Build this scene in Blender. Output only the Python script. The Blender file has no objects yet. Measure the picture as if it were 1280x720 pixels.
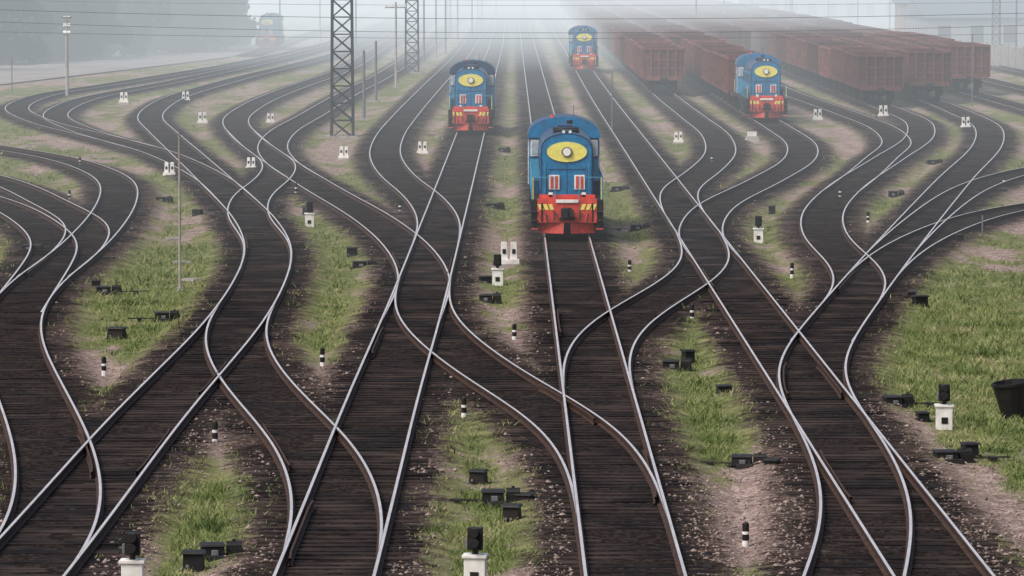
import bpy, math, random
import numpy as np
from mathutils import Vector, Matrix, kdtree
random.seed(7); rng=np.random.default_rng(7)
scene=bpy.context.scene
# ---------------------------------------------------------------- survey of the site
F=5600.0; H=9.7; TH=math.atan(404/5600.0); CT,ST=math.cos(TH),math.sin(TH)
ZG=-0.32      # natural ground level (rail top = 0)
def G(px,py,z=0.0):
    u=(px-640)/F; v=(py-360)/F
    dz=-ST-v*CT; t=(z-H)/dz
    return (u*t,(CT-v*ST)*t)
def ppm(py): return 0.1033*(py+44)
def to_plan(X,Y,z=0.0):
    dep=Y*CT+(H-z)*ST
    return 640+F*X/dep, 360+F*(-Y*ST+(H-z)*CT)/dep

# ---------------------------------------------------------------- materials
def nd(nt,t,**k):
    n=nt.nodes.new(t)
    for a,b in k.items(): setattr(n,a,b)
    return n
def mat(name,col,rough=0.7,metal=0.0,var=0.25,scale=6.0,dirt=None,dirt_amt=0.0,rnd=0.0,spec=0.5,bump=0.0):
    m=bpy.data.materials.new(name); m.use_nodes=True; nt=m.node_tree
    b=nt.nodes['Principled BSDF']; L=nt.links.new
    b.inputs['Roughness'].default_value=rough; b.inputs['Metallic'].default_value=metal
    b.inputs['Specular IOR Level'].default_value=spec
    geo=nd(nt,'ShaderNodeNewGeometry')
    n=nd(nt,'ShaderNodeTexNoise'); n.inputs['Scale'].default_value=scale; n.inputs['Detail'].default_value=5
    L(geo.outputs['Position'],n.inputs['Vector'])
    mr=nd(nt,'ShaderNodeMapRange'); mr.inputs['From Min'].default_value=0.3; mr.inputs['From Max'].default_value=0.7
    mr.inputs['To Min'].default_value=1-var; mr.inputs['To Max'].default_value=1+var
    L(n.outputs['Fac'],mr.inputs['Value'])
    vm=nd(nt,'ShaderNodeVectorMath',operation='SCALE'); vm.inputs[0].default_value=col[:3]
    L(mr.outputs[0],vm.inputs['Scale'])
    out=vm.outputs[0]
    if rnd>0:
        oi=nd(nt,'ShaderNodeObjectInfo'); r2=nd(nt,'ShaderNodeMapRange')
        r2.inputs['To Min'].default_value=1-rnd; r2.inputs['To Max'].default_value=1+rnd
        L(oi.outputs['Random'],r2.inputs['Value'])
        v2=nd(nt,'ShaderNodeVectorMath',operation='SCALE'); L(out,v2.inputs[0]); L(r2.outputs[0],v2.inputs['Scale']); out=v2.outputs[0]
    if dirt:
        n2=nd(nt,'ShaderNodeTexNoise'); n2.inputs['Scale'].default_value=scale*0.45; n2.inputs['Detail'].default_value=8
        L(geo.outputs['Position'],n2.inputs['Vector'])
        rr=nd(nt,'ShaderNodeMapRange'); rr.inputs['From Min'].default_value=0.45; rr.inputs['From Max'].default_value=0.75
        rr.inputs['To Max'].default_value=dirt_amt
        L(n2.outputs['Fac'],rr.inputs['Value'])
        mx=nd(nt,'ShaderNodeMix',data_type='RGBA'); L(rr.outputs[0],mx.inputs['Factor']); L(out,mx.inputs['A'])
        mx.inputs['B'].default_value=(*dirt,1); out=mx.outputs['Result']
    L(out,b.inputs['Base Color'])
    if bump>0:
        bp=nd(nt,'ShaderNodeBump'); bp.inputs['Distance'].default_value=bump; L(n.outputs['Fac'],bp.inputs['Height']); L(bp.outputs[0],b.inputs['Normal'])
    return m
DIRT=(0.05,0.04,0.035)
M={}
M['blue']=mat('blue_paint',(0.010,0.165,0.36),0.45,var=0.2,dirt=DIRT,dirt_amt=0.45)
M['lblue']=mat('light_blue_paint',(0.05,0.30,0.48),0.45,var=0.15,dirt=DIRT,dirt_amt=0.35)
M['dblue']=mat('dark_blue_paint',(0.006,0.05,0.13),0.45,var=0.2,dirt=DIRT,dirt_amt=0.4)
M['red']=mat('red_paint',(0.60,0.06,0.04),0.48,var=0.2,dirt=DIRT,dirt_amt=0.5)
M['yellow']=mat('yellow_paint',(0.76,0.70,0.17),0.45,var=0.1)
M['white']=mat('white_paint',(0.75,0.75,0.73),0.55,var=0.1,dirt=(0.2,0.16,0.13),dirt_amt=0.4)
M['black']=mat('black_metal',(0.010,0.010,0.011),0.6,var=0.4,dirt=(0.035,0.026,0.022),dirt_amt=0.4,spec=.3)
M['glass']=mat('cab_glass',(0.35,0.42,0.46),0.08,var=0.2)
M['lens']=mat('lamp_lens',(0.8,0.8,0.75),0.1,var=0.05)
M['wheel']=mat('wheel_steel',(0.05,0.035,0.03),0.5,0.6)
M['rust']=mat('wagon_rust_paint',(0.095,0.033,0.029),0.8,var=0.35,scale=1.6,dirt=(0.045,0.026,0.023),dirt_amt=0.8,rnd=0.45,spec=.2)
M['rust2']=mat('wagon_rib_paint',(0.145,0.053,0.045),0.8,var=0.35,scale=3,dirt=(0.07,0.038,0.033),dirt_amt=0.7,rnd=0.45,spec=.2)
M['inside']=mat('wagon_interior',(0.05,0.03,0.025),0.9)
M['galv']=mat('galvanised_steel',(0.16,0.17,0.18),0.55,0.3,var=0.25)
M['dsteel']=mat('dark_painted_steel',(0.03,0.035,0.04),0.55,0.2,var=0.25)
M['conc']=mat('concrete',(0.33,0.31,0.29),0.85,var=0.2,scale=3,dirt=(0.16,0.14,0.12),dirt_amt=0.5)
M['road']=mat('worn_asphalt',(0.24,0.22,0.215),0.9,var=0.2,scale=.4,dirt=(0.13,0.12,0.10),dirt_amt=0.6)
M['wood']=mat('oiled_timber',(0.009,0.007,0.007),0.85,var=0.7,scale=1.3,dirt=(0.062,0.044,0.038),dirt_amt=1.0,bump=0.01,spec=.12)
M['railtop']=mat('polished_rail_steel',(0.80,0.76,0.75),0.42,0.72,var=0.12,scale=1.2)
M['railside']=mat('rusty_rail_steel',(0.05,0.030,0.024),0.8,0.1,var=0.35,spec=.2)
M['brick']=mat('wall_brick',(0.26,0.13,0.1),0.85,var=0.15,scale=2)
M['plaster']=mat('wall_plaster',(0.27,0.28,0.29),0.85,var=0.1,scale=1)
M['roof']=mat('roof_metal',(0.12,0.14,0.17),0.5,0.2)
M['dark']=mat('window_dark',(0.03,0.04,0.05),0.15)
M['stone']=mat('stones',(0.22,0.17,0.15),0.9,var=0.8,scale=9)

# ---------------------------------------------------------------- mesh builder
class MB:
    def __init__(s): s.v=[]; s.f=[]; s.m=[]; s.slots=[]
    def mi(s,k):
        if k not in s.slots: s.slots.append(k)
        return s.slots.index(k)
    def add(s,vs,fs,k):
        o=len(s.v); s.v+= [tuple(p) for p in vs]; i=s.mi(k)
        for f in fs: s.f.append(tuple(a+o for a in f)); s.m.append(i)
    def box(s,x0,x1,y0,y1,z0,z1,k,rot=None,top=1.0):
        cx,cy=(x0+x1)/2,(y0+y1)/2
        vs=[(x0,y0,z0),(x1,y0,z0),(x1,y1,z0),(x0,y1,z0)]
        t=[(cx+(x-cx)*top,cy+(y-cy)*top,z1) for x,y in((x0,y0),(x1,y0),(x1,y1),(x0,y1))]
        vs+=t
        if rot: c,sn=math.cos(rot),math.sin(rot); vs=[(x*c-y*sn,x*sn+y*c,z) for x,y,z in vs]
        s.add(vs,[(0,3,2,1),(4,5,6,7),(0,1,5,4),(1,2,6,5),(2,3,7,6),(3,0,4,7)],k)
    def prism(s,prof,y0,y1,k,kf=None):
        n=len(prof); vs=[(x,y0,z) for x,z in prof]+[(x,y1,z) for x,z in prof]
        s.add(vs,[(i,i+n,(i+1)%n+n,(i+1)%n) for i in range(n)],k)
        s.add(vs,[tuple(range(n)),tuple(range(2*n-1,n-1,-1))],kf or k)
    def cyl(s,p,q,r,k,n=10,r2=None):
        p,q=Vector(p),Vector(q); d=(q-p).normalized(); r2=r if r2 is None else r2
        a=d.orthogonal().normalized(); b=d.cross(a); vs=[]
        for c,rr in((p,r),(q,r2)):
            for i in range(n):
                t=2*math.pi*i/n; vs.append(c+a*math.cos(t)*rr+b*math.sin(t)*rr)
        s.add(vs,[(i,(i+1)%n,(i+1)%n+n,i+n) for i in range(n)]+[tuple(range(n-1,-1,-1)),tuple(range(n,2*n))],k)
    def ell(s,cx,cz,rx,rz,y0,y1,k,n=24):
        s.prism([(cx+rx*math.cos(2*math.pi*i/n),cz+rz*math.sin(2*math.pi*i/n)) for i in range(n)],y0,y1,k)
    def mesh(s,name):
        me=bpy.data.meshes.new(name); me.from_pydata(s.v,[],s.f)
        for k in s.slots: me.materials.append(M[k])
        me.polygons.foreach_set('material_index',s.m); me.update(); return me
def obj(name,me,loc=(0,0,0),rz=0,sc=1,bevel=0):
    o=bpy.data.objects.new(name,me); scene.collection.objects.link(o); o.location=loc; o.rotation_euler[2]=rz
    o.scale=(sc,)*3 if not isinstance(sc,tuple) else sc
    if bevel:
        b=o.modifiers.new('bevel','BEVEL'); b.width=bevel; b.segments=2; b.limit_method='ANGLE'
    return o
def np_mesh(name,V,Fq,mats,mi=None,smooth=False):
    me=bpy.data.meshes.new(name); V=np.asarray(V,dtype=np.float32); Fq=np.asarray(Fq,dtype=np.int32)
    k=Fq.shape[1]; me.vertices.add(len(V)); me.vertices.foreach_set('co',V.ravel())
    me.loops.add(Fq.size); me.loops.foreach_set('vertex_index',Fq.ravel())
    me.polygons.add(len(Fq)); me.polygons.foreach_set('loop_start',np.arange(0,Fq.size,k,dtype=np.int32))
    me.polygons.foreach_set('loop_total',np.full(len(Fq),k,dtype=np.int32))
    for m in mats: me.materials.append(m)
    if mi is not None: me.polygons.foreach_set('material_index',np.asarray(mi,dtype=np.int32))
    me.polygons.foreach_set('use_smooth',np.full(len(Fq),smooth,dtype=bool))
    me.update(calc_edges=True); return me

# ---------------------------------------------------------------- tracks
def S(s,*ys): return [(640+s*(y+44),y) for y in ys]
FAR=(60,35,15,0,-8)
T=[]
T.append(('A',S(.2024,820,720,600,480,380,300,200,120)+S(.2,*FAR)))
T.append(('B',[(378,800),(405,720),(438,620),(477,500),(518,385),(557,265),(587,170)]+S(-.23,120,90)+S(-.2,*FAR)))
T.append(('O',[(634+.715*(y+44),y) for y in (820,720,600,480,380,300,200,120)]+S(.7,*FAR)))
T.append(('E',[(-110,860),(-45,790),(35,700),(110,610),(180,525),(240,460),(290,405),(325,350),(336,310),(320,275),(275,230),(235,193),(202,163),(187,146),(205,128),(290,100),(380,78)]+S(-1.9,60,35,15,-8)))
T.append(('P',[(1040,820),(1062,730),(1080,690),(1087,640),(1070,575),(1026,503),(1010,465),(1024,430),(1065,375),(1135,290),(1195,222),(1235,180),(1236,160),(1200,140)]+S(3.1,120,90,*FAR)))
T.append(('D',[('B',425),('B',395),(532,350),(514,312),(470,274),(405,236),(345,198),(305,168),(294,150),(315,132),(360,112)]+S(-1.6,85,60)+S(-1.5,35,15,-8)))
T.append(('C',[('B',345),('B',312),(549,276),(532,248),(494,216),(481,192),(487,170),(506,145),(538,110)]+S(-.56,70)+S(-.5,35,15,-8)))
T.append(('X',[('B',310),('B',345),(527,384),(550,416),(625,472),(722,530),(760,578),('A',640),('A',700)]))
T.append(('F',[('E',335),('E',365),(293,408),(298,443),(338,497),(393,552),(418,602),('B',655),('B',710)]))
T.append(('G',[('D',160),('D',182),(350,205),(342,222),(314,245),(309,268),('E',305),('E',335)]))
T.append(('H',[('E',780),('E',725),(58,680),(75,625),(70,565),(38,487),(14,430),(14,395),(40,357),(105,305),(145,255),(148,229),(105,205),(0,184),(-140,167),(-400,148),(-800,130)]))
T.append(('I',[('H',345),('H',315),(112,284),(60,251),(0,224),(-150,197),(-400,172),(-800,150)]))
T.append(('J',[('H',390),('H',362),(60,327),(70,303),(40,273),(-20,246),(-200,212),(-500,185)]))
T.append(('K',[('E',255),('E',225),(205,192),(130,171),(50,151),(20,135),(42,122),(150,103),(300,78)]+S(-2.3,50)+S(-2.2,30,10,-8)))
T.append(('K2',[('K',187),('K',174),(90,157),(68,144),(92,128),(220,101),(345,74)]+S(-2.15,45)+S(-2.05,25,10,-8)))
T.append(('M',[('D',225),('D',203),(340,184),(350,167),(390,143),(432,118)]+S(-1.15,90)+S(-1.05,50,20,-8)))
T.append(('N',[('A',530),('A',485),(744,445),(767,408),(820,373),(866,345),(884,322),('O',290),('O',262)]))
T.append(('T',[('P',425),('P',390),(1078,353),(1066,328),(1033,297),(1027,268),(1052,237),(1110,198),(1150,170),(1150,154),(1120,139)]+S(2.64,120,90,*FAR)))
T.append(('S',[('T',240),('T',218),(1106,193),(1122,179),(1110,163),(1060,142)]+S(2.17,115,90,*FAR)))
T.append(('R',[('O',325),('O',292),(888,262),(955,226),(1001,197),(1003,181),(978,162)]+S(1.64,142,110,90,*FAR)))
T.append(('Q',[('O',295),('O',265),(848,239),(879,214),(901,190),(896,170),(868,147)]+S(1.18,125,100,80,*FAR)))
T.append(('U',[('P',340),('P',310),(1165,267),(1210,236),(1270,215),(1340,203),(1500,186),(1800,160)]))
T.append(('V',[('P',365),('P',335),(1133,307),(1180,284),(1240,264),(1320,251),(1500,232),(1800,212)]))
for i,s in enumerate((3.6,4.15,4.8,5.4)): T.append(('W%d'%i,S(s,420,300,200,140,100,80,*FAR)))
T.append(('L0',S(-2.95,68,50,30,10,-8)))
CHECK={'A':[(590,1),(400,-1)],'B':[(660,-1),(425,-1),(330,1)],'E':[(470,1),(560,1),(300,-1)],'O':[(345,-1),(470,1),(590,-1)],
 'P':[(470,-1),(350,-1)],'X':[(500,-1)],'F':[(550,1)],'N':[(380,1)],'H':[(560,1),(330,-1)],'D':[(325,-1)]}
curves={}
def cr(pts,n=40):
    P=np.array(pts,float); P=np.vstack([2*P[0]-P[1],P,2*P[-1]-P[-2]]); out=[]
    for i in range(1,len(P)-2):
        p0,p1,p2,p3=P[i-1:i+3]
        a=[0]; 
        for q,r in((p0,p1),(p1,p2),(p2,p3)): a.append(a[-1]+max(np.linalg.norm(r-q),1e-3)**0.5)
        t=np.linspace(a[1],a[2],n,endpoint=False)[:,None]
        A1=(a[1]-t)/(a[1]-a[0])*p0+(t-a[0])/(a[1]-a[0])*p1
        A2=(a[2]-t)/(a[2]-a[1])*p1+(t-a[1])/(a[2]-a[1])*p2
        A3=(a[3]-t)/(a[3]-a[2])*p2+(t-a[2])/(a[3]-a[2])*p3
        B1=(a[2]-t)/(a[2]-a[0])*A1+(t-a[0])/(a[2]-a[0])*A2
        B2=(a[3]-t)/(a[3]-a[1])*A2+(t-a[1])/(a[3]-a[1])*A3
        out.append((a[2]-t)/(a[2]-a[1])*B1+(t-a[1])/(a[2]-a[1])*B2)
    return np.vstack(out+[P[-2:-1]])
allpts=[]; paths={}
for name,pts in T:
    pp=[]
    for p in pts:
        if isinstance(p[0],str):
            c=curves[p[0]]; ys=c[:,1]; o=np.argsort(ys); pp.append((np.interp(p[1],ys[o],c[o,0]),p[1]))
        else: pp.append(p)
    c=cr(pp); curves[name]=c
    g=np.array([G(x,y) for x,y in c])
    s=np.concatenate([[0],np.cumsum(np.linalg.norm(np.diff(g,axis=0),axis=1))])
    n=int(s[-1]); u=np.linspace(0,s[-1],n+1)
    g=np.stack([np.interp(u,s,g[:,0]),np.interp(u,s,g[:,1])],1)
    for _ in range(3):
        k=4; h=g.copy()
        cs=np.cumsum(np.vstack([np.zeros((1,2)),g]),axis=0)
        for i in range(1,len(g)-1):
            w=min(k,i,len(g)-1-i); h[i]=(cs[i+w+1]-cs[i-w])/(2*w+1)
        g=h
    paths[name]=g
    allpts.append(g)
PTS=np.vstack(allpts)
prof=[(-.072,-.15),(.072,-.15),(.072,-.138),(.014,-.118),(.014,-.045),(.036,-.036),(.036,-.010),(.026,0),(-.026,0),(-.036,-.010),(-.036,-.036),(-.014,-.045),(-.014,-.118),(-.072,-.138)]
PN=len(prof); shiny={7}
lvl={'A':0,'B':0,'O':0,'E':0,'P':-.004}
for ti,(name,_) in enumerate(T):
    g=paths[name]; z0=lvl.get(name,-.006-.003*(ti%3))
    idx=[]; i=0
    while i<len(g):
        idx.append(i); d=g[i,1]; i+= 1 if d<230 else (3 if d<450 else 15)
    if idx[-1]!=len(g)-1: idx.append(len(g)-1)
    tan=np.gradient(g,axis=0); tan/=np.linalg.norm(tan,axis=1)[:,None]; nor=np.stack([tan[:,1],-tan[:,0]],1)
    V=[];Q=[];MI=[];off=0
    runs=[(-.795,idx,z0,0),(.795,idx,z0,0)]
    for py,sd in CHECK.get(name,[]):
        yy=G(0,py)[1]; i=int(np.argmin(np.abs(g[:,1]-yy))); ii=list(range(max(0,i-4),min(len(g),i+5)))
        if len(ii)>4: runs.append((sd*.69,ii,z0-.012,1))
    for side,id2,zz,chk in runs:
        a=g[id2]; nn=nor[id2]; m=len(id2)
        vv=np.zeros((m,PN,3))
        for j,(px,pz) in enumerate(prof):
            sq=np.full(m,side)
            if chk: sq[0]-=np.sign(side)*.03; sq[-1]-=np.sign(side)*.03
            vv[:,j,:2]=a+nn*(sq[:,None]+px*(.6 if chk else 1)); vv[:,j,2]=pz+zz
        V.append(vv.reshape(-1,3))
        r=np.arange(m-1)[:,None]*PN; j=np.arange(PN)[None,:]; j2=(j+1)%PN
        q=np.stack([r+j,r+PN+j,r+PN+j2,r+j2],-1).reshape(-1,4)+off
        Q.append(q); MI.append(np.tile([0 if (k in shiny and not chk) else 1 for k in range(PN)],m-1)); off+=m*PN
    # sleepers
    s=np.concatenate([[0],np.cumsum(np.linalg.norm(np.diff(g,axis=0),axis=1))])
    ss=np.arange(0,s[-1],.56); ss=ss+rng.normal(0,.03,len(ss)); cx=np.interp(ss,s,g[:,0]); cy=np.interp(ss,s,g[:,1])
    tx=np.interp(ss,s,tan[:,0]); ty=np.interp(ss,s,tan[:,1]); keep=(cy<340)&(cy>40)
    cx,cy,tx,ty=cx[keep],cy[keep],tx[keep],ty[keep]; n=len(cx)
    if n:
        hl=1.34+rng.uniform(-.1,.12,n); hw=.12+rng.uniform(-.02,.02,n); zt=-.151+rng.uniform(-.026,0,n)+z0*.8
        ja=rng.normal(0,.022,n); tx2=tx-ty*ja; ty2=ty+tx*ja; sh=rng.uniform(-.08,.08,n)
        vv=np.zeros((n,8,3))
        for j,(a,b,c) in enumerate([(-1,-1,0),(1,-1,0),(1,1,0),(-1,1,0),(-1,-1,1),(1,-1,1),(1,1,1),(-1,1,1)]):
            vv[:,j,0]=cx+ty2*(a*hl+sh)+tx2*b*hw; vv[:,j,1]=cy-tx2*(a*hl+sh)+ty2*b*hw; vv[:,j,2]=zt-(.16 if c==0 else 0)
        V.append(vv.reshape(-1,3)); base=np.array([(4,5,6,7),(0,1,5,4),(1,2,6,5),(2,3,7,6),(3,0,4,7)])
        Q.append((np.arange(n)[:,None,None]*8+base[None]).reshape(-1,4)+off); MI.append(np.full(n*5,2))
    me=np_mesh('railway_track',np.vstack(V),np.vstack(Q),[M['railtop'],M['railside'],M['wood']],np.concatenate(MI))
    obj('railway_track',me)

# ---------------------------------------------------------------- numpy noise
def vnoise(x,y,seed=0):
    xi=np.floor(x).astype(np.int64); yi=np.floor(y).astype(np.int64); xf=x-xi; yf=y-yi
    xf=xf*xf*(3-2*xf); yf=yf*yf*(3-2*yf)
    def h(a,b):
        n=(a*374761393+b*668265263+seed*982451653)&0x7fffffff
        n=((n^(n>>13))*1274126177)&0x7fffffff
        return ((n^(n>>16))&0xffff)/65535.0
    return (h(xi,yi)*(1-xf)+h(xi+1,yi)*xf)*(1-yf)+(h(xi,yi+1)*(1-xf)+h(xi+1,yi+1)*xf)*yf
def fbm(x,y,o=4,seed=0):
    r=0;a=.5;t=0
    for i in range(o): r=r+a*vnoise(x*2**i,y*2**i,seed+i); t+=a; a*=.55
    return r/t
blobs=[(180,370,110,90,.5),(130,440,70,60,.3),(20,300,60,50,.45),(415,370,70,70,.35),(230,260,60,60,.25),(630,400,60,60,.3),(610,600,90,120,.5),(620,690,90,60,.5),
 (860,460,70,90,.5),(900,560,70,60,.4),(1200,420,140,130,.6),(1260,540,60,60,.5),(270,620,60,60,.25),(240,680,80,40,.5),(1150,470,70,50,.3),(780,310,60,50,.3),
 (960,300,60,50,.2),(1060,290,60,60,.15),(640,250,60,60,.2),(280,560,50,45,-.6),(985,620,50,70,-.7),(1200,640,90,70,-.8),(110,490,40,50,-.4),(400,480,50,40,-.5),(1000,390,60,40,-.2),(930,660,40,40,-.4),(830,200,80,40,-.1),(1275,600,30,30,.6),(200,230,60,40,-.2),(560,480,40,30,-.3)]
def grass_mask(X,Y):
    m=fbm(X/3.2+50,Y/14.0+9,4,3)*1.3-.09+1.15*(fbm(X/.8,Y/2.6,4,11)-.5)
    px,py=to_plan(X,np.maximum(Y,40),ZG)
    for a,b,rx,ry,k in blobs: m=m+k*.72*np.exp(-(((px-a)/rx)**2+((py-b)/ry)**2))
    return m
kd=kdtree.KDTree(len(PTS))
for i,p in enumerate(PTS): kd.insert((p[0],p[1],0),i)
kd.balance()
dd=list(np.exp(np.arange(math.log(52),math.log(620),.0045)))
rows=[-400,-150,-40,10,35,46]+dd+[660,720,800,900,1050,1250,1500,2000,3000,4500]
us=np.concatenate([[-40,-12,-5,-2.5,-1.5,-1.2],np.linspace(-1,1,400),[1.2,1.5,2.5,5,12,40]])
R=np.array(rows)[:,None]; Wd=14+.155*np.maximum(R,46)
X=(us[None,:]*Wd); Y=np.broadcast_to(R,X.shape).copy()
nr,nc=X.shape; Xf,Yf=X.ravel(),Y.ravel()
dist=np.full(len(Xf),9.0,dtype=np.float32)
find=kd.find
inner=(np.abs(us)<=1.5)
msk=(np.broadcast_to(inner[None,:],X.shape)&(Y>40)&(Y<1600)).ravel()
for i in np.nonzero(msk)[0]: dist[i]=min(find((Xf[i],Yf[i],0))[2],9.0)
gm=grass_mask(Xf,Yf).astype(np.float32)
edge=np.clip((2.3-dist)/.8,0,1); edge=edge*edge*(3-2*edge)
Z=ZG+.148*edge+.05*(fbm(Xf/1.1,Yf/1.1,3,5)-.5)*(1-edge)+.04*(fbm(Xf*.9,Yf*.6,3,8)-.5)
idg=np.arange(nr*nc).reshape(nr,nc)
Fq=np.stack([idg[:-1,:-1],idg[:-1,1:],idg[1:,1:],idg[1:,:-1]],-1).reshape(-1,4)
gmat=bpy.data.materials.new('ground_mix'); gmat.use_nodes=True; nt=gmat.node_tree; L=nt.links.new
bs=nt.nodes['Principled BSDF']; bs.inputs['Roughness'].default_value=.95; bs.inputs['Specular IOR Level'].default_value=.05
geo=nd(nt,'ShaderNodeNewGeometry')
def noise(sc,det=6,rough=.6):
    n=nd(nt,'ShaderNodeTexNoise'); n.inputs['Scale'].default_value=sc; n.inputs['Detail'].default_value=det; n.inputs['Roughness'].default_value=rough
    L(geo.outputs['Position'],n.inputs['Vector']); return n.outputs['Fac']
def ramp(fac,stops):
    r=nd(nt,'ShaderNodeValToRGB'); e=r.color_ramp.elements
    while len(e)<len(stops): e.new(.5)
    for a,(p,c) in zip(e,stops): a.position=p; a.color=(*c,1)
    L(fac,r.inputs[0]); return r.outputs[0]
def mrange(v,a,b,c=0,d=1,smooth=False):
    m=nd(nt,'ShaderNodeMapRange'); m.inputs[1].default_value=a;m.inputs[2].default_value=b;m.inputs[3].default_value=c;m.inputs[4].default_value=d
    if smooth: m.interpolation_type='SMOOTHSTEP'
    L(v,m.inputs[0]); return m.outputs[0]
def math2(op,a,b):
    m=nd(nt,'ShaderNodeMath',operation=op)
    for i,q in enumerate((a,b)):
        if isinstance(q,(int,float)): m.inputs[i].default_value=q
        else: L(q,m.inputs[i])
    return m.outputs[0]
def mixc(f,a,b):
    m=nd(nt,'ShaderNodeMix',data_type='RGBA'); L(f,m.inputs['Factor']); L(a,m.inputs['A']); L(b,m.inputs['B']); return m.outputs['Result']
ad=nd(nt,'ShaderNodeAttribute',attribute_name='dist').outputs['Fac']; ag=nd(nt,'ShaderNodeAttribute',attribute_name='grass').outputs['Fac']
nf=noise(9,3,.8); nm=noise(2.2,6); ncs=noise(.35,5); nv=noise(5,5)
dirtc=ramp(nf,[(.32,(.12,.085,.075)),(.5,(.31,.23,.205)),(.66,(.55,.45,.41))])
dirt2=ramp(nf,[(.32,(.055,.042,.036)),(.5,(.17,.13,.113)),(.66,(.32,.255,.225))])
dcol=mixc(mrange(nm,.40,.62),dirtc,dirt2)
grs=ramp(nv,[(.3,(.045,.055,.018)),(.5,(.12,.14,.055)),(.7,(.20,.22,.10))])
grs2=ramp(nm,[(.3,(.07,.085,.03)),(.55,(.17,.18,.08)),(.75,(.28,.25,.15))])
gcol=mixc(mrange(ncs,.4,.6),grs,grs2)
gf=mrange(math2('ADD',ag,math2('MULTIPLY',math2('SUBTRACT',nv,.5),.9)),.36,.68,smooth=True)
base=mixc(gf,dcol,gcol)
bal=ramp(nf,[(.32,(.004,.003,.003)),(.5,(.014,.0105,.0095)),(.66,(.062,.047,.041))])
balo=ramp(nf,[(.32,(.015,.011,.010)),(.5,(.052,.037,.032)),(.66,(.18,.135,.118))])
dn=math2('ADD',ad,math2('MULTIPLY',math2('SUBTRACT',nm,.5),1.6))
dn2=math2('ADD',dn,math2('MULTIPLY',math2('SUBTRACT',ncs,.5),3.6))
balc=mixc(mrange(dn2,.8,1.75,smooth=True),bal,balo)
fin=mixc(mrange(dn,1.45,2.0,smooth=True),balc,base)
L(fin,bs.inputs['Base Color'])
bp=nd(nt,'ShaderNodeBump'); bp.inputs['Distance'].default_value=.05; bp.inputs['Strength'].default_value=.9; L(nf,bp.inputs['Height']); L(bp.outputs[0],bs.inputs['Normal'])
me=np_mesh('ground',np.stack([Xf,Yf,Z],1),Fq,[gmat],smooth=True)
for nme,arr in(('dist',dist),('grass',gm)):
    a=me.attributes.new(nme,'FLOAT','POINT'); a.data.foreach_set('value',arr)
obj('ground',me)

# ---------------------------------------------------------------- grass tufts (one object)
def scatter(n,dmin,dmax):
    d=np.sqrt(1/(rng.uniform(1/dmax**2,1/dmin**2,n))) ; x=rng.uniform(-1,1,n)*(4+.125*d); return x,d
def grow(name,n,dmin,dmax,hs,ws,mt,thr,mind):
    x,d=scatter(n,dmin,dmax)
    g=grass_mask(x,d)+rng.normal(0,.10,n); k=g>thr; x,d,g=x[k],d[k],g[k]
    ds=np.array([find((a,b,0))[2] for a,b in zip(x,d)]); k=(ds>mind+rng.uniform(0,.5,len(ds)))|((ds>1.0)&(rng.uniform(0,1,len(ds))<.05)); x,d,g,ds=x[k],d[k],g[k],ds[k]
    n=len(x); nb=4; lush=np.repeat(np.clip((g-thr)*1.8,0,1.0)+.4,nb)
    z=np.repeat(np.where(ds<1.7,ZG+.11,ZG-.02),nb)
    x=np.repeat(x,nb)+rng.normal(0,.08,n*nb); d=np.repeat(d,nb)+rng.normal(0,.12,n*nb); n=n*nb
    hh=rng.uniform(.4,1.4,n)*hs*(1+.002*d)*lush; w=ws*(.6+rng.uniform(0,.8,n))*(1+.006*d); an=rng.uniform(0,math.pi,n)
    lx=rng.normal(0,.7,n)*hh; ly=rng.normal(0,.7,n)*hh
    V=np.zeros((n,3,3)); V[:,0]=np.stack([x-np.cos(an)*w,d-np.sin(an)*w,z],1); V[:,1]=np.stack([x+np.cos(an)*w,d+np.sin(an)*w,z],1)
    V[:,2]=np.stack([x+lx,d+ly,z+hh],1)
    me=np_mesh(name,V.reshape(-1,3),np.arange(n*3).reshape(-1,3),[mt]); obj(name,me)
def leafmat(name,cols,sc,big=None):
    m=bpy.data.materials.new(name); m.use_nodes=True; t=m.node_tree; b=t.nodes['Principled BSDF']; b.inputs['Roughness'].default_value=.75; b.inputs['Specular IOR Level'].default_value=.15
    g=t.nodes.new('ShaderNodeNewGeometry'); n=t.nodes.new('ShaderNodeTexNoise'); n.inputs['Scale'].default_value=sc; n.inputs['Detail'].default_value=8; n.inputs['Roughness'].default_value=.72
    t.links.new(g.outputs['Position'],n.inputs['Vector']); r=t.nodes.new('ShaderNodeValToRGB'); e=r.color_ramp.elements
    while len(e)<len(cols): e.new(.5)
    for a,(p,c) in zip(e,cols): a.position=p; a.color=(*c,1)
    t.links.new(n.outputs['Fac'],r.inputs[0]); t.links.new(r.outputs[0],b.inputs['Base Color']); return m
M['grass']=leafmat('grass_blades',[(.34,(.045,.08,.02)),(.45,(.11,.155,.05)),(.54,(.20,.235,.09)),(.66,(.37,.34,.20))],.7)
M['leaf']=leafmat('tree_leaves',[(.3,(.010,.034,.014)),(.5,(.025,.068,.03)),(.72,(.055,.11,.045))],.5)
M['bark']=mat('bark',(.05,.04,.035),.9)
grow('grass',210000,62,280,.10,.010,M['grass'],.46,1.5)
x,d=scatter(60000,62,190); ds=np.array([find((a,b,0))[2] for a,b in zip(x,d)]); k=(ds>1.0)&((grass_mask(x,d)<.5)|(rng.uniform(0,1,len(x))<.15)); x,d,ds=x[k],d[k],ds[k]; n=len(x)
s=rng.gamma(2,.007,n)+.009; zz=np.where(ds<2.0,-.17,ZG)+s*.2
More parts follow.
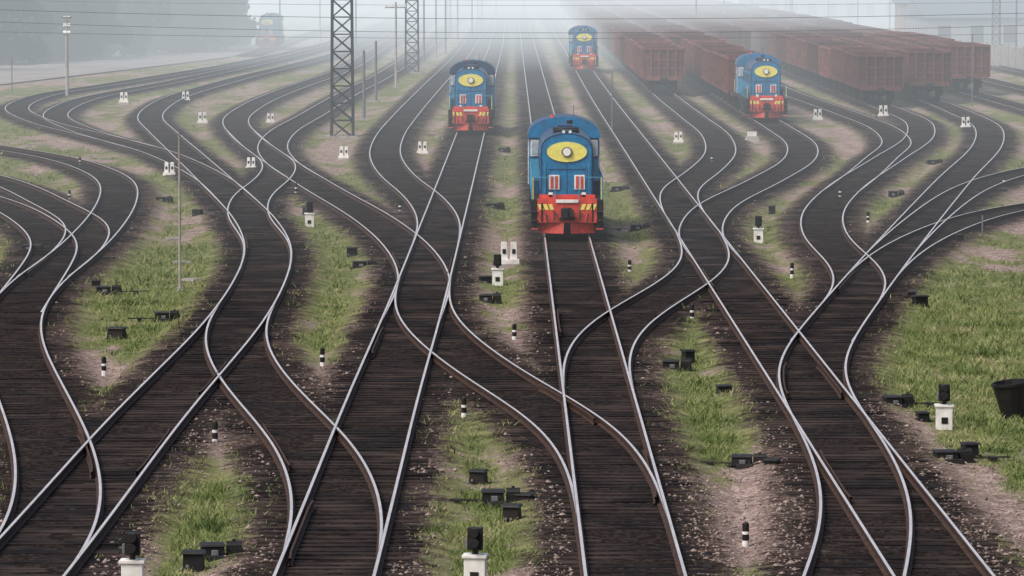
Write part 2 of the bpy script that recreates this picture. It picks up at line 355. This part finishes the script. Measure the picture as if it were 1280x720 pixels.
oc=np.array([(1,0,0),(0,1,0),(-1,0,0),(0,-1,0),(0,0,.8),(0,0,-.6)]); V=oc[None]*s[:,None,None]*rng.uniform(.6,1.4,(n,6,1)); V[:,:,0]+=x[:,None]; V[:,:,1]+=d[:,None]; V[:,:,2]+=zz[:,None]
base=np.array([(0,1,4),(1,2,4),(2,3,4),(3,0,4),(1,0,5),(2,1,5),(3,2,5),(0,3,5)])
obj('gravel',np_mesh('gravel',V.reshape(-1,3),(np.arange(n)[:,None,None]*6+base[None]).reshape(-1,3),[M['stone']]))

# ---------------------------------------------------------------- locomotive
def arch(w,z0,z1,z2,n=10,pw=.9):
    p=[(-w,z0),(w,z0),(w,z1)]
    for i in range(1,n):
        a=math.pi*i/n; p.append((w*math.cos(a),z1+(z2-z1)*math.sin(a)**pw))
    p.append((-w,z1)); return p
def loco(front='blue',low='red'):
    b=MB()
    b.box(-1.35,1.35,.35,16.6,1.15,1.42,'black'); b.box(-1.2,1.2,6.6,10.2,.35,1.13,'black')
    for by in(2.9,12.4):
        for k in(0,1.9,3.8) if by<5 else (-1.2,.7,2.6):
            y=by+k-.6
            for sx in(-1,1): 
                b.cyl((sx*.70,y,.5),(sx*.84,y,.5),.5,'wheel',18); b.box(sx*1.05-.13,sx*1.05+.13,y-.2,y+.2,.32,.72,'black')
            b.cyl((-.7,y,.5),(.7,y,.5),.09,'wheel',8)
        y0=by-1.2 if by<5 else by-2.4
        for sx in(-1,1): b.box(sx*1.05-.08,sx*1.05+.08,y0,y0+5,.72,.98,'black')
    for s,yy in((1,0.0),(-1,17.0)):
        def Y(a): return yy+s*a
        def bx(x0,x1,a,c,z0,z1,k):
            y0,y1=sorted((Y(a),Y(c))); b.box(x0,x1,y0,y1,z0,z1,k)
        bx(-1.12,1.12,.12,.34,.55,1.44,low)
        bx(-1.36,-1.13,.15,1.0,.3,1.4,'black'); bx(1.13,1.36,.15,1.0,.3,1.4,'black')
        for sx in(-1,1):
            for q in(0,1,2):
                x=sx*(.56+q*.2); b.add([(x-.07,Y(.1),1.04),(x+.07,Y(.1),1.04),(x+.07+sx*.08,Y(.1),1.25),(x-.07+sx*.08,Y(.1),1.25)],[(0,1,2,3)],'yellow')
        bx(-.42,.42,.06,.118,1.30,1.42,'white')
        bx(-.16,.16,-.1,.4,.78,1.12,'black'); bx(-.24,.02,-.38,-.08,.76,1.1,'black'); bx(.08,.24,-.3,-.06,.8,1.06,'wheel')
        bx(-.30,.30,.02,.1,.66,.76,'black')
        for sx in(-1,1):
            b.add([(sx*.12,Y(.1),.55),(sx*1.0,Y(.4),.55),(sx*1.05,Y(.45),.14),(sx*.14,Y(.05),.14),(sx*.12,Y(.2),.55),(sx*1.0,Y(.5),.55),(sx*1.05,Y(.55),.14),(sx*.14,Y(.15),.14)],
                  [(0,1,2,3),(4,7,6,5),(0,4,5,1),(3,2,6,7),(0,3,7,4),(1,5,6,2)],low)
            for zz in(.3,.62,.95): bx(sx*1.22-.13,sx*1.22+.13,-.02,.2,zz,zz+.04,low if zz<.4 else 'wheel')
            b.cyl((sx*.48,Y(.05),1.0),(sx*.48,Y(-.22),.7),.035,'black',6)
            b.cyl((sx*.8,Y(.05),.9),(sx*.72,Y(-.1),.45),.03,'black',6)
            for x in(1.28,.45): b.cyl((sx*x,Y(.25),1.42),(sx*x,Y(.25),2.25),.018,'yellow' if x>1 else 'lblue',6)
            b.cyl((sx*.45,Y(.25),2.25),(sx*1.28,Y(.25),2.25),.016,'lblue',6)
            bx(sx*.62-.08,sx*.62+.08,.3,.42,1.5,1.68,'lens')
            bx(sx*.95-.03,sx*.95+.03,.085,.118,.6,1.3,'black')
        bx(-1.05,1.05,.3,.37,1.45,1.60,low)
    for sx in(-1,1):
        for y in np.arange(.4,10.4,1.25): b.cyl((sx*1.33,y,1.4),(sx*1.33,y,2.3),.016,'lblue',5)
        b.cyl((sx*1.33,.3,2.3),(sx*1.33,10.4,2.3),.018,'lblue',5)
        b.box(sx*1.12-.18,sx*1.12+.18,4.0,6.2,1.43,1.95,'dblue')
    b.prism(arch(.98,1.43,3.3,3.88),1.15,10.3,'dblue')
    b.prism(arch(.93,1.47,3.28,3.82),1.11,1.146,'blue')
    for y in np.arange(1.8,10,1.1):
        for sx in(-1,1):
            b.box(sx*.995-.02,sx*.995+.02,y,y+.95,1.7,3.1,'blue'); b.box(sx*1.02-.01,sx*1.02+.01,y+.15,y+.8,2.4,2.95,'dblue')
    b.ell(0,3.17,.76,.38,1.06,1.109,'yellow'); b.ell(0,3.17,.21,.19,1.0,1.059,'galv'); b.cyl((0,.965,3.17),(0,.998,3.17),.15,'lens',16)
    for sx in(-1,1):
        b.box(sx*.48-.20,sx*.48+.20,1.06,1.108,1.75,2.30,'white'); b.box(sx*.48-.14,sx*.48-.03,1.04,1.058,1.79,2.26,'red'); b.box(sx*.48+.03,sx*.48+.14,1.04,1.058,1.79,2.26,'red')
        b.cyl((sx*.82,1.02,1.6),(sx*.82,1.02,2.8),.016,'lblue',5)
        b.box(sx*.80-.02,sx*.80+.02,1.09,1.109,1.5,2.6,'dblue')
    b.box(-.012,.012,1.095,1.109,1.5,2.7,'dblue'); b.box(-.7,.7,1.09,1.109,2.5,2.53,'dblue')
    b.box(-.2,.2,1.25,1.6,3.82,3.98,'dblue')
    for x in(-.12,.12): b.cyl((x,1.2,3.92),(x,1.26,3.92),.06,'lens',10)
    for y in(3.2,5.1): b.cyl((0,y,3.8),(0,y,3.95),.5,'black',18)
    b.box(-.3,.3,7,8.2,3.8,3.98,'dblue'); b.cyl((.2,8.8,3.7),(.2,8.8,4.1),.12,'black',10)
    b.prism(arch(1.38,1.43,3.35,4.12),10.32,13.6,'blue'); b.prism(arch(1.45,3.34,3.42,4.19),10.2,13.75,'dblue','dblue' if front=='dark' else 'blue')
    for sx in(-1,1):
        for yy in(10.16,13.62):
            b.box(sx*1.16-.17,sx*1.16+.17,yy+.1 if yy<11 else yy-.03,10.318 if yy<11 else yy+.03,2.62,3.28,'white'); b.box(sx*1.16-.13,sx*1.16+.13,yy+.08 if yy<11 else yy-.04,10.255 if yy<11 else yy+.04,2.68,3.22,'glass')
        b.box(sx*1.39-.015,sx*1.39+.015,10.8,11.8,2.6,3.3,'glass'); b.box(sx*1.39-.015,sx*1.39+.015,12.2,13.1,2.6,3.3,'glass')
        b.box(sx*1.17-.19,sx*1.17+.19,10.29,10.318,1.46,2.5,'lblue')
        b.cyl((sx*1.42,10.5,1.5),(sx*1.42,10.5,3.2),.018,'white',5)
    b.cyl((-.5,11,4.05),(-.5,10.5,4.2),.08,'red',8); b.cyl((.4,12,4.05),(.4,12,4.6),.012,'black',4)
    b.prism(arch(.95,1.43,3.0,3.45),13.62,15.9,'blue')
    return b.mesh('locomotive')
LM=loco(); LM2=loco(front='dark',low='red'); 
def place_loco(me,track,py,rz=0,sc=.95):
    c=curves[track]; o=np.argsort(c[:,1]); x,y=G(np.interp(py,c[o,1],c[o,0]),py)
    g=paths[track]; i=np.argmin(np.abs(g[:,1]-y-8)); j=np.argmin(np.abs(g[:,1]-y-1)); 
    ang=math.atan2(g[i,1]-g[j,1],g[i,0]-g[j,0])-math.pi/2
    return obj('locomotive',me,(x,y,0),ang,sc,bevel=.018)
place_loco(LM,'A',297); place_loco(LM2,'B',166); place_loco(LM,'O',88); place_loco(LM,'R',150); 
place_loco(LM,'L0',60)

# ---------------------------------------------------------------- gondola wagons
def gondola():
    b=MB(); Lh=6.35
    b.box(-.25,.25,-6.6,6.6,.95,1.2,'black')
    for sx in(-1,1):
        b.box(sx*1.46-.05,sx*1.46+.05,-Lh,Lh,1.22,3.35,'rust'); b.box(sx*1.52-.09,sx*1.52+.09,-Lh-.02,Lh+.02,3.3,3.45,'rust2'); b.box(sx*1.5-.08,sx*1.5+.08,-Lh,Lh,1.1,1.3,'rust2')
        for i in range(8):
            y=-Lh+.09+i*(2*Lh-.18)/7; b.box(sx*1.57-.055,sx*1.57+.055,y-.09,y+.09,1.12,3.3,'rust2')
        for i in range(7):
            y=-Lh+.9+i*(2*Lh-.18)/7; b.box(sx*1.515-.012,sx*1.515+.012,y-.6,y+.6,2.2,2.26,'rust2')
    for sy in(-1,1):
        b.box(-1.4,1.4,sy*Lh-.05,sy*Lh+.05,1.22,3.35,'rust'); b.box(-1.42,1.42,sy*(Lh+.05)-.08,sy*(Lh+.05)+.08,3.3,3.44,'rust2'); b.box(-1.42,1.42,sy*(Lh+.05)-.1,sy*(Lh+.05)+.1,.98,1.3,'rust2')
        for x in(-.95,-.32,.32,.95): b.box(x-.06,x+.06,sy*(Lh+.1)-.05,sy*(Lh+.1)+.05,1.3,3.3,'rust2')
        for z in(1.85,2.5): b.box(-1.35,1.35,sy*(Lh+.075)-.02,sy*(Lh+.075)+.02,z,z+.1,'rust2')
        b.box(-.16,.16,min(sy*Lh,sy*6.93),max(sy*Lh,sy*6.93),.85,1.12,'black')
        for sx in(-1,1):
            for k in(-.93,.93):
                y=sy*4.33+k; b.cyl((sx*.7,y,.475),(sx*.84,y,.475),.475,'wheel',14)
            b.box(sx*1.0-.08,sx*1.0+.08,sy*4.33-1.15,sy*4.33+1.15,.42,.72,'black'); b.box(sx*1.0-.1,sx*1.0+.1,sy*4.33-.35,sy*4.33+.35,.25,.9,'black')
        b.box(-1.1,1.1,sy*4.33-.2,sy*4.33+.2,.6,.94,'black')
    b.box(-1.4,1.4,-Lh,Lh,1.21,1.27,'inside')
    return b.mesh('gondola_wagon')
GM=gondola()
def rake(track,py,n,gap=0,d0=None):
    y=G(0,py)[1] if d0 is None else d0
    g=paths[track]; o=np.argsort(g[:,1])
    for i in range(n):
        yc=y+6.95+i*13.9
        x=np.interp(yc,g[o,1],g[o,0]); xa=np.interp(yc-5,g[o,1],g[o,0]); xb=np.interp(yc+5,g[o,1],g[o,0])
        obj('gondola_wagon',GM,(x,yc,0),-math.atan2(xb-xa,10),(1,1,1+random.uniform(-.03,.04)))
rake('Q',117,42); rake('R',150,44,d0=G(0,150)[1]+16.6); rake('T',131,50); rake('P',125,48); rake('W0',115,46); rake('S',84,38)

# ---------------------------------------------------------------- trackside equipment
def switch_machine(v=0):
    b=MB()
    b.box(-.52,.52,-.2,.2,.0,.07,'black'); b.box(-.42,.10,-.24,.24,.07,.34,'black',top=.93); b.box(-.44,.12,-.26,.26,.33,.37,'black',top=.9)
    b.box(.14,.48,-.16,.16,.07,.28,'black'); b.cyl((.14,0,.3),(.46,0,.3),.12,'black',12)
    b.cyl((.3,0,.3),(.3,0,.46),.04,'black',8); b.box(-.2,-.05,-.3,-.26,.12,.26,'galv')
    s=-1 if v==0 else 1
    for yy in(-.1,.12): b.cyl((s*.3,yy,.12),(s*1.4,yy,.14),.016,'black',6)
    b.box(min(s*.9,s*1.05),max(s*.9,s*1.05),-.16,.18,.02,.16,'black')
    b.box(-.3,.2,-.55,-.34,0,.16,'black',top=.8)
    return b.mesh('switch_machine')
def relay_box():
    b=MB(); b.box(-.2,.2,-.16,.16,0,.3,'black',top=.9); b.box(-.23,.23,-.19,.19,.29,.33,'black',top=.85); b.cyl((-.1,-.17,.1),(-.1,-.2,.1),.03,'galv',8)
    b.cyl((.1,0,-.1),(.32,0,.05),.03,'black',6); b.box(-.25,-.2,-.2,.2,0,.05,'galv'); return b.mesh('relay_box')
SM=[switch_machine(0),switch_machine(1)]; RB=relay_box()
for i,(x,y,s) in enumerate([(640,655,2),(625,632,0),(275,700,1),(242,714,2),(845,464,0),(1150,385,2),(1122,510,1),(1190,578,1),(935,584,0),(612,380,0),(608,355,2),(800,289,0),(455,336,1),(208,402,0),(135,368,1),(205,254,0),(40,316,1),(247,271,2),(1120,247,1),(1200,306,2),(1168,206,0),(965,268,2),(630,191,0),(618,262,0),(146,424,2),(1153,528,2),(905,494,2),(385,270,2),(775,240,0),(395,160,0),(255,205,2),(560,215,2),(965,588,2),(598,605,2),(1212,572,2),(655,632,2),(1140,378,2),(120,362,2),(860,455,2),(440,322,2)]):
    gx,gy=G(x,y,ZG); 
    if s==2: obj('relay_box',RB,(gx,gy,ZG),random.uniform(-.4,.4),(random.uniform(.6,1.2),1,random.uniform(.7,1.2)),bevel=.008)
    else: obj('switch_machine',SM[s],(gx,gy,ZG),random.uniform(-.15,.15),(random.uniform(.7,.9),.9,random.uniform(.65,.85)),bevel=.008)
b=MB(); b.cyl((0,0,0),(0,0,.16),.055,'white',12); b.cyl((0,0,.16),(0,0,.27),.053,'black',12); b.cyl((0,0,.27),(0,0,.32),.055,'white',12); b.cyl((0,0,.32),(0,0,.45),.053,'black',12); b.cyl((0,0,.45),(0,0,.48),.053,'black',12,.03)
PM=b.mesh('marker_post')
for x,y in[(130,472),(269,560),(403,462),(580,526),(643,428),(787,343),(865,404),(932,687),(990,350),(500,268),(87,252),(100,209),(1085,281),(370,245),(1255,235),(1050,250),(890,205)]:
    gx,gy=G(x,y,ZG); obj('marker_post',PM,(gx,gy,ZG),random.uniform(0,3),(1.1,1.1,random.uniform(.95,1.2)))
def dwarf():
    b=MB(); b.box(-.17,.17,-.14,.14,0,.52,'white'); b.box(-.2,.2,-.17,.17,.5,.55,'white')
    b.box(-.07,.07,-.155,-.14,.14,.28,'black')
    b.cyl((0,0,.55),(0,0,.66),.05,'black',8); b.box(-.12,.12,-.08,.1,.62,.98,'black')
    for z in(.72,.88):
        b.cyl((0,-.085,z),(0,-.1,z),.055,'glass',12)
        b.cyl((0,-.08,z+.03),(0,-.24,z+.035),.075,'black',10,.08)
    b.box(-.16,-.12,-.05,.05,.66,.8,'galv'); return b.mesh('dwarf_signal')
DM=dwarf()
b=MB()
b.box(-.36,.36,-.15,.15,0,.1,'conc')
for x in(-.14,.14) : b.box(x-.1,x+.1,-.08,.08,.24,.74,'white',top=.8); b.box(x-.05,x+.05,-.095,-.082,.40,.54,'black')
b.box(-.3,.3,-.13,.12,.1,.24,'white'); FM=b.mesh('route_indicator_stand')
for x,y in[(594,735),(166,742),(1180,537),(387,284),(948,304),(622,357)]:
    gx,gy=G(x,y,ZG); obj('dwarf_signal',DM,(gx,gy,ZG),random.uniform(-.1,.1),bevel=.006)
for x,y in[(430,200),(212,222),(314,213),(848,180),(1207,162),(1022,152),(1104,148),(528,194),(338,155),(232,128),(155,130),(253,156),(636,334)]:
    gx,gy=G(x,y,ZG); obj('route_indicator_stand',FM,(gx,gy,ZG),random.uniform(-.15,.15),random.uniform(.85,1.2),bevel=.006)
b=MB(); b.box(-.35,.35,-.25,.25,0,.3,'conc',top=.7); b.box(-.2,.2,-.15,.15,.3,.5,'white'); CM=b.mesh('cable_pit_cover')
for x,y in[(940,178),(715,172)]: gx,gy=G(x,y,ZG); obj('cable_pit_cover',CM,(gx,gy,ZG),.1,1.2)
b=MB(); n=14
ring=lambda r,z:[(r*math.cos(2*math.pi*i/n),r*math.sin(2*math.pi*i/n),z) for i in range(n)]
vs=ring(.26,0)+ring(.4,.78)+ring(.43,.78)+ring(.43,.84)+ring(.38,.84)+ring(.24,.08)
fs=[(k*n+i,k*n+(i+1)%n,(k+1)*n+(i+1)%n,(k+1)*n+i) for k in range(5) for i in range(n)]+[tuple(range(n-1,-1,-1)),tuple(range(5*n,6*n))]
b.add(vs,fs,'black'); gx,gy=G(1268,524,ZG); o=obj('waste_bin',b.mesh('waste_bin'),(gx,gy,ZG),0); o.rotation_euler=(.05,-.12,0)
for x,y,r in((228,330,.3),(216,300,.1),(234,352,-.3)):
    b=MB()
    for i in range(5): 
        a=random.uniform(-.3,.3); b.box(-.45+i*.02,.45,-.12+i*.2,.0+i*.2,.02,.14,'conc',rot=a*.3)
    gx,gy=G(x,y,ZG); obj('concrete_slab_pile',b.mesh('concrete_slab_pile'),(gx,gy,ZG),r,.6)

# ---------------------------------------------------------------- masts, poles, wires
def beam(b,p,q,r,k='dsteel'): b.cyl(p,q,r,k,4)
def lattice(w,h,k='dsteel',leg=.07,br=.035,arm=None):
    b=MB(); a=w/2; C=[(-a,-a),(a,-a),(a,a),(-a,a)]
    for x,y in C: beam(b,(x,y,0),(x*.8,y*.8,h),leg,k)
    z=0; st=w*.8
    while z+st<h:
        f0=1-.2*z/h; f1=1-.2*(z+st)/h
        for j in range(4):
            p,q=C[j],C[(j+1)%4]
            beam(b,(p[0]*f0,p[1]*f0,z),(q[0]*f1,q[1]*f1,z+st),br,k); beam(b,(q[0]*f0,q[1]*f0,z),(p[0]*f1,p[1]*f1,z+st),br,k)
            beam(b,(p[0]*f1,p[1]*f1,z+st),(q[0]*f1,q[1]*f1,z+st),br,k)
        z+=st
    b.box(-a-.3,a+.3,-a-.3,a+.3,-.3,.12,'conc')
    if arm: 
        for z,l in arm:
            beam(b,(-l,0,z),(l,0,z),.06,k); beam(b,(-l,0,z),(0,0,z+.8),.03,k); beam(b,(l,0,z),(0,0,z+.8),.03,k)
            for s in(-1,1): b.cyl((s*l,0,z),(s*l,0,z-.45),.07,'galv',8)
    return b.mesh('lattice_mast')
gx,gy=G(428,172,ZG); obj('lattice_mast',lattice(1.25,17,leg=.09,br=.04,arm=[(12.5,3)]),(gx,gy,ZG))
gx,gy=G(515,92,ZG); obj('lattice_mast',lattice(1.2,17,leg=.1,br=.05,arm=[(12,3),(14,2.2)]),(gx,gy,ZG))
for x,y in((600,38),(1245,80),(985,40),(560,50)): gx,gy=G(x,y,ZG); obj('lattice_mast',lattice(.8,16,br=.025,k='galv'),(gx,gy,ZG))
def pole(px,pb,h,r,k='galv',kind=0):
    b=MB(); b.cyl((0,0,-.2),(0,0,h),r,k,10,r*.7); b.box(-r*2,r*2,-r*2,r*2,-.1,.12,'conc')
    if kind==1:
        for dz in(0,.55,1.1): b.cyl((-.28,0,h-dz),(.28,0,h-dz),.16,'white',10)
        b.box(-.4,.4,-.2,.2,h,h+.12,'galv')
    if kind==2:
        b.cyl((0,0,h-.1),(1.6,-.3,h+.35),.04,k,6); b.box(1.4,2.1,-.45,-.15,h+.28,h+.42,'galv')
    if kind==3:
        b.box(-.9,.9,-.05,.05,h-.5,h-.38,k)
        for x in(-.8,-.3,.3,.8): b.cyl((x,0,h-.38),(x,0,h-.18),.04,'white',6)
    gx,gy=G(px,pb,ZG); nm={0:'pole',1:'signal_lamp_post',2:'street_lamp',3:'utility_pole'}[kind]
    obj(nm,b.mesh(nm),(gx,gy,ZG),random.uniform(-.2,.2))
pole(225,364,4.9,.045,'conc',kind=0); pole(84,122,6.0,.14,'conc',1); pole(765,168,3.6,.05); pole(15,120,3.0,.05,kind=0)
pole(1228,300,.9,.04); pole(1215,135,5.2,.05)
for px,pb,h,k in[(470,128,4.5,0),(455,150,4.5,0),(495,110,7,3),(545,75,8,3),(557,70,9,2),(572,60,9,3),(530,80,8,0),(590,52,10,2),(870,62,9,2),(905,50,10,3),(990,48,11,2),(1035,44,11,3),(1072,48,12,2),(1112,52,13,2),(1150,48,12,3),(1180,40,12,2),(1240,60,12,3),(1270,84,8,2),(1262,50,13,2),(1300,110,8,2),(655,22,14,2),(700,20,14,3),(760,25,12,2),(820,30,12,3),(940,34,13,2),(620,30,13,3),(400,55,8,3),(350,62,8,2),(445,66,8,2)]:
    pole(px,pb,h,.11,'conc' if k==3 else 'galv',k)
def wire(p,q,sag,r=.016):
    c=bpy.data.curves.new('overhead_wire','CURVE'); c.dimensions='3D'; c.bevel_depth=r; c.bevel_resolution=1; s=c.splines.new('POLY'); n=28; s.points.add(n-1)
    for i in range(n):
        t=i/(n-1); s.points[i].co=(p[0]+(q[0]-p[0])*t,p[1]+(q[1]-p[1])*t,p[2]+(q[2]-p[2])*t-4*sag*t*(1-t),1)
    c.materials.append(M['dsteel']); obj('overhead_wire',c)
for d,z,sag,r in[(256,7.6,.9,.016),(256,7.0,1.1,.014),(258,6.2,.7,.012),(400,8.6,1.0,.02),(402,7.6,1.0,.02),(405,6.9,.8,.018),(560,8.6,.8,.025),(620,9.3,.6,.025)]:
    wire((-.16*d,d,z),(.17*d,d+random.uniform(-6,6),z-.1),sag,r)

# ---------------------------------------------------------------- road, fence, buildings, trees
b=MB()
low=[(-500,170),(-100,117),(30,102),(250,76),(400,56),(480,40)]; up=[(-500,100),(-100,84),(30,82),(250,66),(400,48),(480,35)]
vs=[(*G(x,y,-.22),-.22) for x,y in low]+[(*G(x,y,-.22),-.22) for x,y in up]
b.add(vs,[(i,i+1,i+7,i+6) for i in range(5)],'road')
obj('road',b.mesh('road'))
for k,(x0,y0,x1,y1) in enumerate([(1185,76,1330,96)]):
    b=MB(); p,q=np.array(G(x0,y0,ZG)),np.array(G(x1,y1,ZG)); n=int(np.linalg.norm(q-p)/4); a=math.atan2(*(q-p)[::-1])
    for i in range(n):
        c=p+(q-p)*(i+.5)/n; cs,sn=math.cos(a),math.sin(a)
        for (l,w,z0,z1,o) in((1.9,.06,0,2.2,0),(.12,.12,-.1,2.35,2.0)):
            P=[(c[0]+cs*(u+o)-sn*v,c[1]+sn*(u+o)+cs*v) for u,v in((-l,-w),(l,-w),(l,w),(-l,w))]
            b.add([(x,y,ZG+z0) for x,y in P]+[(x,y,ZG+z1) for x,y in P],[(0,3,2,1),(4,5,6,7),(0,1,5,4),(1,2,6,5),(2,3,7,6),(3,0,4,7)],'conc')
    obj('concrete_fence',b.mesh('concrete_fence'))
def building(name,px,py,w,dep,h,k,st=2,gable=2):
    x,y=G(px,py,ZG); b=MB(); b.box(-w/2,w/2,0,dep,0,h,k)
    b.add([(-w/2-.4,-.4,h),(w/2+.4,-.4,h),(w/2+.4,dep+.4,h),(-w/2-.4,dep+.4,h),(-w/2-.4,dep/2,h+gable),(w/2+.4,dep/2,h+gable)],[(0,1,5,4),(2,3,4,5),(1,2,5),(3,0,4),(0,3,2,1)],'roof')
    n=int(w/3.2)
    for s in range(st):
        for i in range(n):
            cx=-w/2+(i+.5)*w/n; z=h*(s+.35)/st
            b.box(cx-.7,cx+.7,-.04,-.005,z,z+h/st*.45,'dark'); b.box(cx-.8,cx+.8,-.1,-.003,z-.14,z-.02,'plaster')
        m=int(dep/3.2)
        for i in range(m):
            cy=(i+.5)*dep/m; z=h*(s+.35)/st; b.box(-w/2-.04,-w/2-.005,cy-.7,cy+.7,z,z+h/st*.45,'dark')
    obj(name,b.mesh(name),(x,y,ZG))
building('brick_building',1190,64,11,14,5.5,'brick'); building('warehouse',1262,70,18,30,4.2,'plaster',1)
building('warehouse',1100,30,46,20,9,'plaster',2); building('apartment_block',940,8,60,16,18,'plaster',5); building('apartment_block',1230,20,50,16,22,'plaster',6); building('warehouse',470,14,50,16,9,'plaster',2)
tb=MB(); spots=[]
for i in range(74):
    t=random.random()**1.15; px=-70+t*365; py=82-max(0,px)*.062-random.uniform(0,7); spots.append((px,py))
for i in range(16): spots.append((random.uniform(-400,-60),random.uniform(76,95)))
LV=[]
for px,py in spots:
    x,y=G(px,py,ZG); h=random.uniform(8,14)*(.75 if px>240 else 1); 
    tb.cyl((x,y,ZG-.1),(x+random.uniform(-.3,.3),y,h*.6),.13,'bark',7,.08)
    for k in range(17):
        a=random.uniform(0,6.28); r=random.uniform(.4,h*.27); zz=random.uniform(.04,.92)*h
        c=(x+r*math.cos(a)*(1.15-zz/h*.5),y+r*math.sin(a),zz); rr=random.uniform(.09,.16)*h
        tb.cyl((x,y,max(.4,zz*.6)),c,.04,'bark',5,.02)
        n=190; d=rng.normal(0,1,(n,3)); d/=np.linalg.norm(d,axis=1)[:,None]; LV.append(np.array(c)+d*rr*rng.uniform(.3,1.1,(n,1))*np.array([1,1,.8]))
P=np.vstack(LV); P=P[P[:,2]>ZG+.1]; n=len(P); s=rng.uniform(.2,.45,(n,1)); a=rng.normal(0,1,(n,3)); a/=np.linalg.norm(a,axis=1)[:,None]; c=rng.normal(0,1,(n,3)); bb=np.cross(a,c); bb/=np.linalg.norm(bb,axis=1)[:,None]
VV=np.stack([P-a*s,P-bb*s*.6,P+a*s,P+bb*s*.6],1).reshape(-1,3)
o=obj('treeline',np_mesh('treeline',VV,np.arange(n*4).reshape(-1,4),[M['leaf']]))
tr=obj('trunks',tb.mesh('trunks')); tr.parent=o

# ---------------------------------------------------------------- haze banks (absorbing volumes over the yard, added glow imitates scattered daylight)
def haze(sig,E,y0,top,col):
    m=bpy.data.materials.new('haze'); M['hz']=m; m.use_nodes=True; nt=m.node_tree; nt.nodes.clear()
    out=nt.nodes.new('ShaderNodeOutputMaterial'); ab=nt.nodes.new('ShaderNodeVolumeAbsorption'); em=nt.nodes.new('ShaderNodeEmission'); ad=nt.nodes.new('ShaderNodeAddShader')
    ab.inputs['Color'].default_value=(0,0,0,1); ab.inputs['Density'].default_value=sig
    em.inputs['Color'].default_value=(*col,1); em.inputs['Strength'].default_value=sig*E  # mist brightness is emitted by the volume, standing in for scattered light
    nt.links.new(ab.outputs[0],ad.inputs[0]); nt.links.new(em.outputs[0],ad.inputs[1]); nt.links.new(ad.outputs[0],out.inputs['Volume'])
    hb=MB(); hb.box(-900,900,y0,3500,-3,top,'hz'); obj('haze',hb.mesh('haze'))
haze(.00105,.98,130,40,(.80,.87,.92)); haze(.0034,1.0,410,45,(.83,.89,.93))

# ---------------------------------------------------------------- light and camera
w=bpy.data.worlds.new('World'); scene.world=w; w.use_nodes=True; nt=w.node_tree
sky=nt.nodes.new('ShaderNodeTexSky'); sky.sky_type='NISHITA'; sky.sun_disc=False; EL,AZ=math.radians(52),math.radians(-50)
sky.sun_elevation=EL; sky.sun_rotation=AZ; sky.air_density=1.0; sky.dust_density=6; sky.ozone_density=.5
nt.links.new(sky.outputs[0],nt.nodes['Background'].inputs['Color']); nt.nodes['Background'].inputs['Strength'].default_value=.15
sd=bpy.data.lights.new('sun','SUN'); sd.energy=2.1; sd.angle=math.radians(25); sd.color=(1,.95,.89); so=bpy.data.objects.new('sun',sd); scene.collection.objects.link(so)
# soft veiled sun behind the viewer's left shoulder so the loco fronts are lit
dirv=Vector((math.sin(AZ)*math.cos(EL),-math.cos(AZ)*math.cos(EL),math.sin(EL))); so.rotation_euler=dirv.to_track_quat('Z','Y').to_euler(); so.location=(0,0,60)
sky.sun_rotation=math.atan2(dirv.x,dirv.y)
cam=bpy.data.cameras.new('camera'); co=bpy.data.objects.new('camera',cam); scene.collection.objects.link(co); scene.camera=co
cam.sensor_width=36; cam.lens=F/1280*36; cam.clip_start=1; cam.clip_end=8000; co.location=(0,0,H); co.rotation_euler=(math.pi/2-TH,0,0)
scene.view_settings.view_transform='Standard'; scene.view_settings.look='None'; scene.view_settings.exposure=0
print('objects',len(bpy.data.objects))
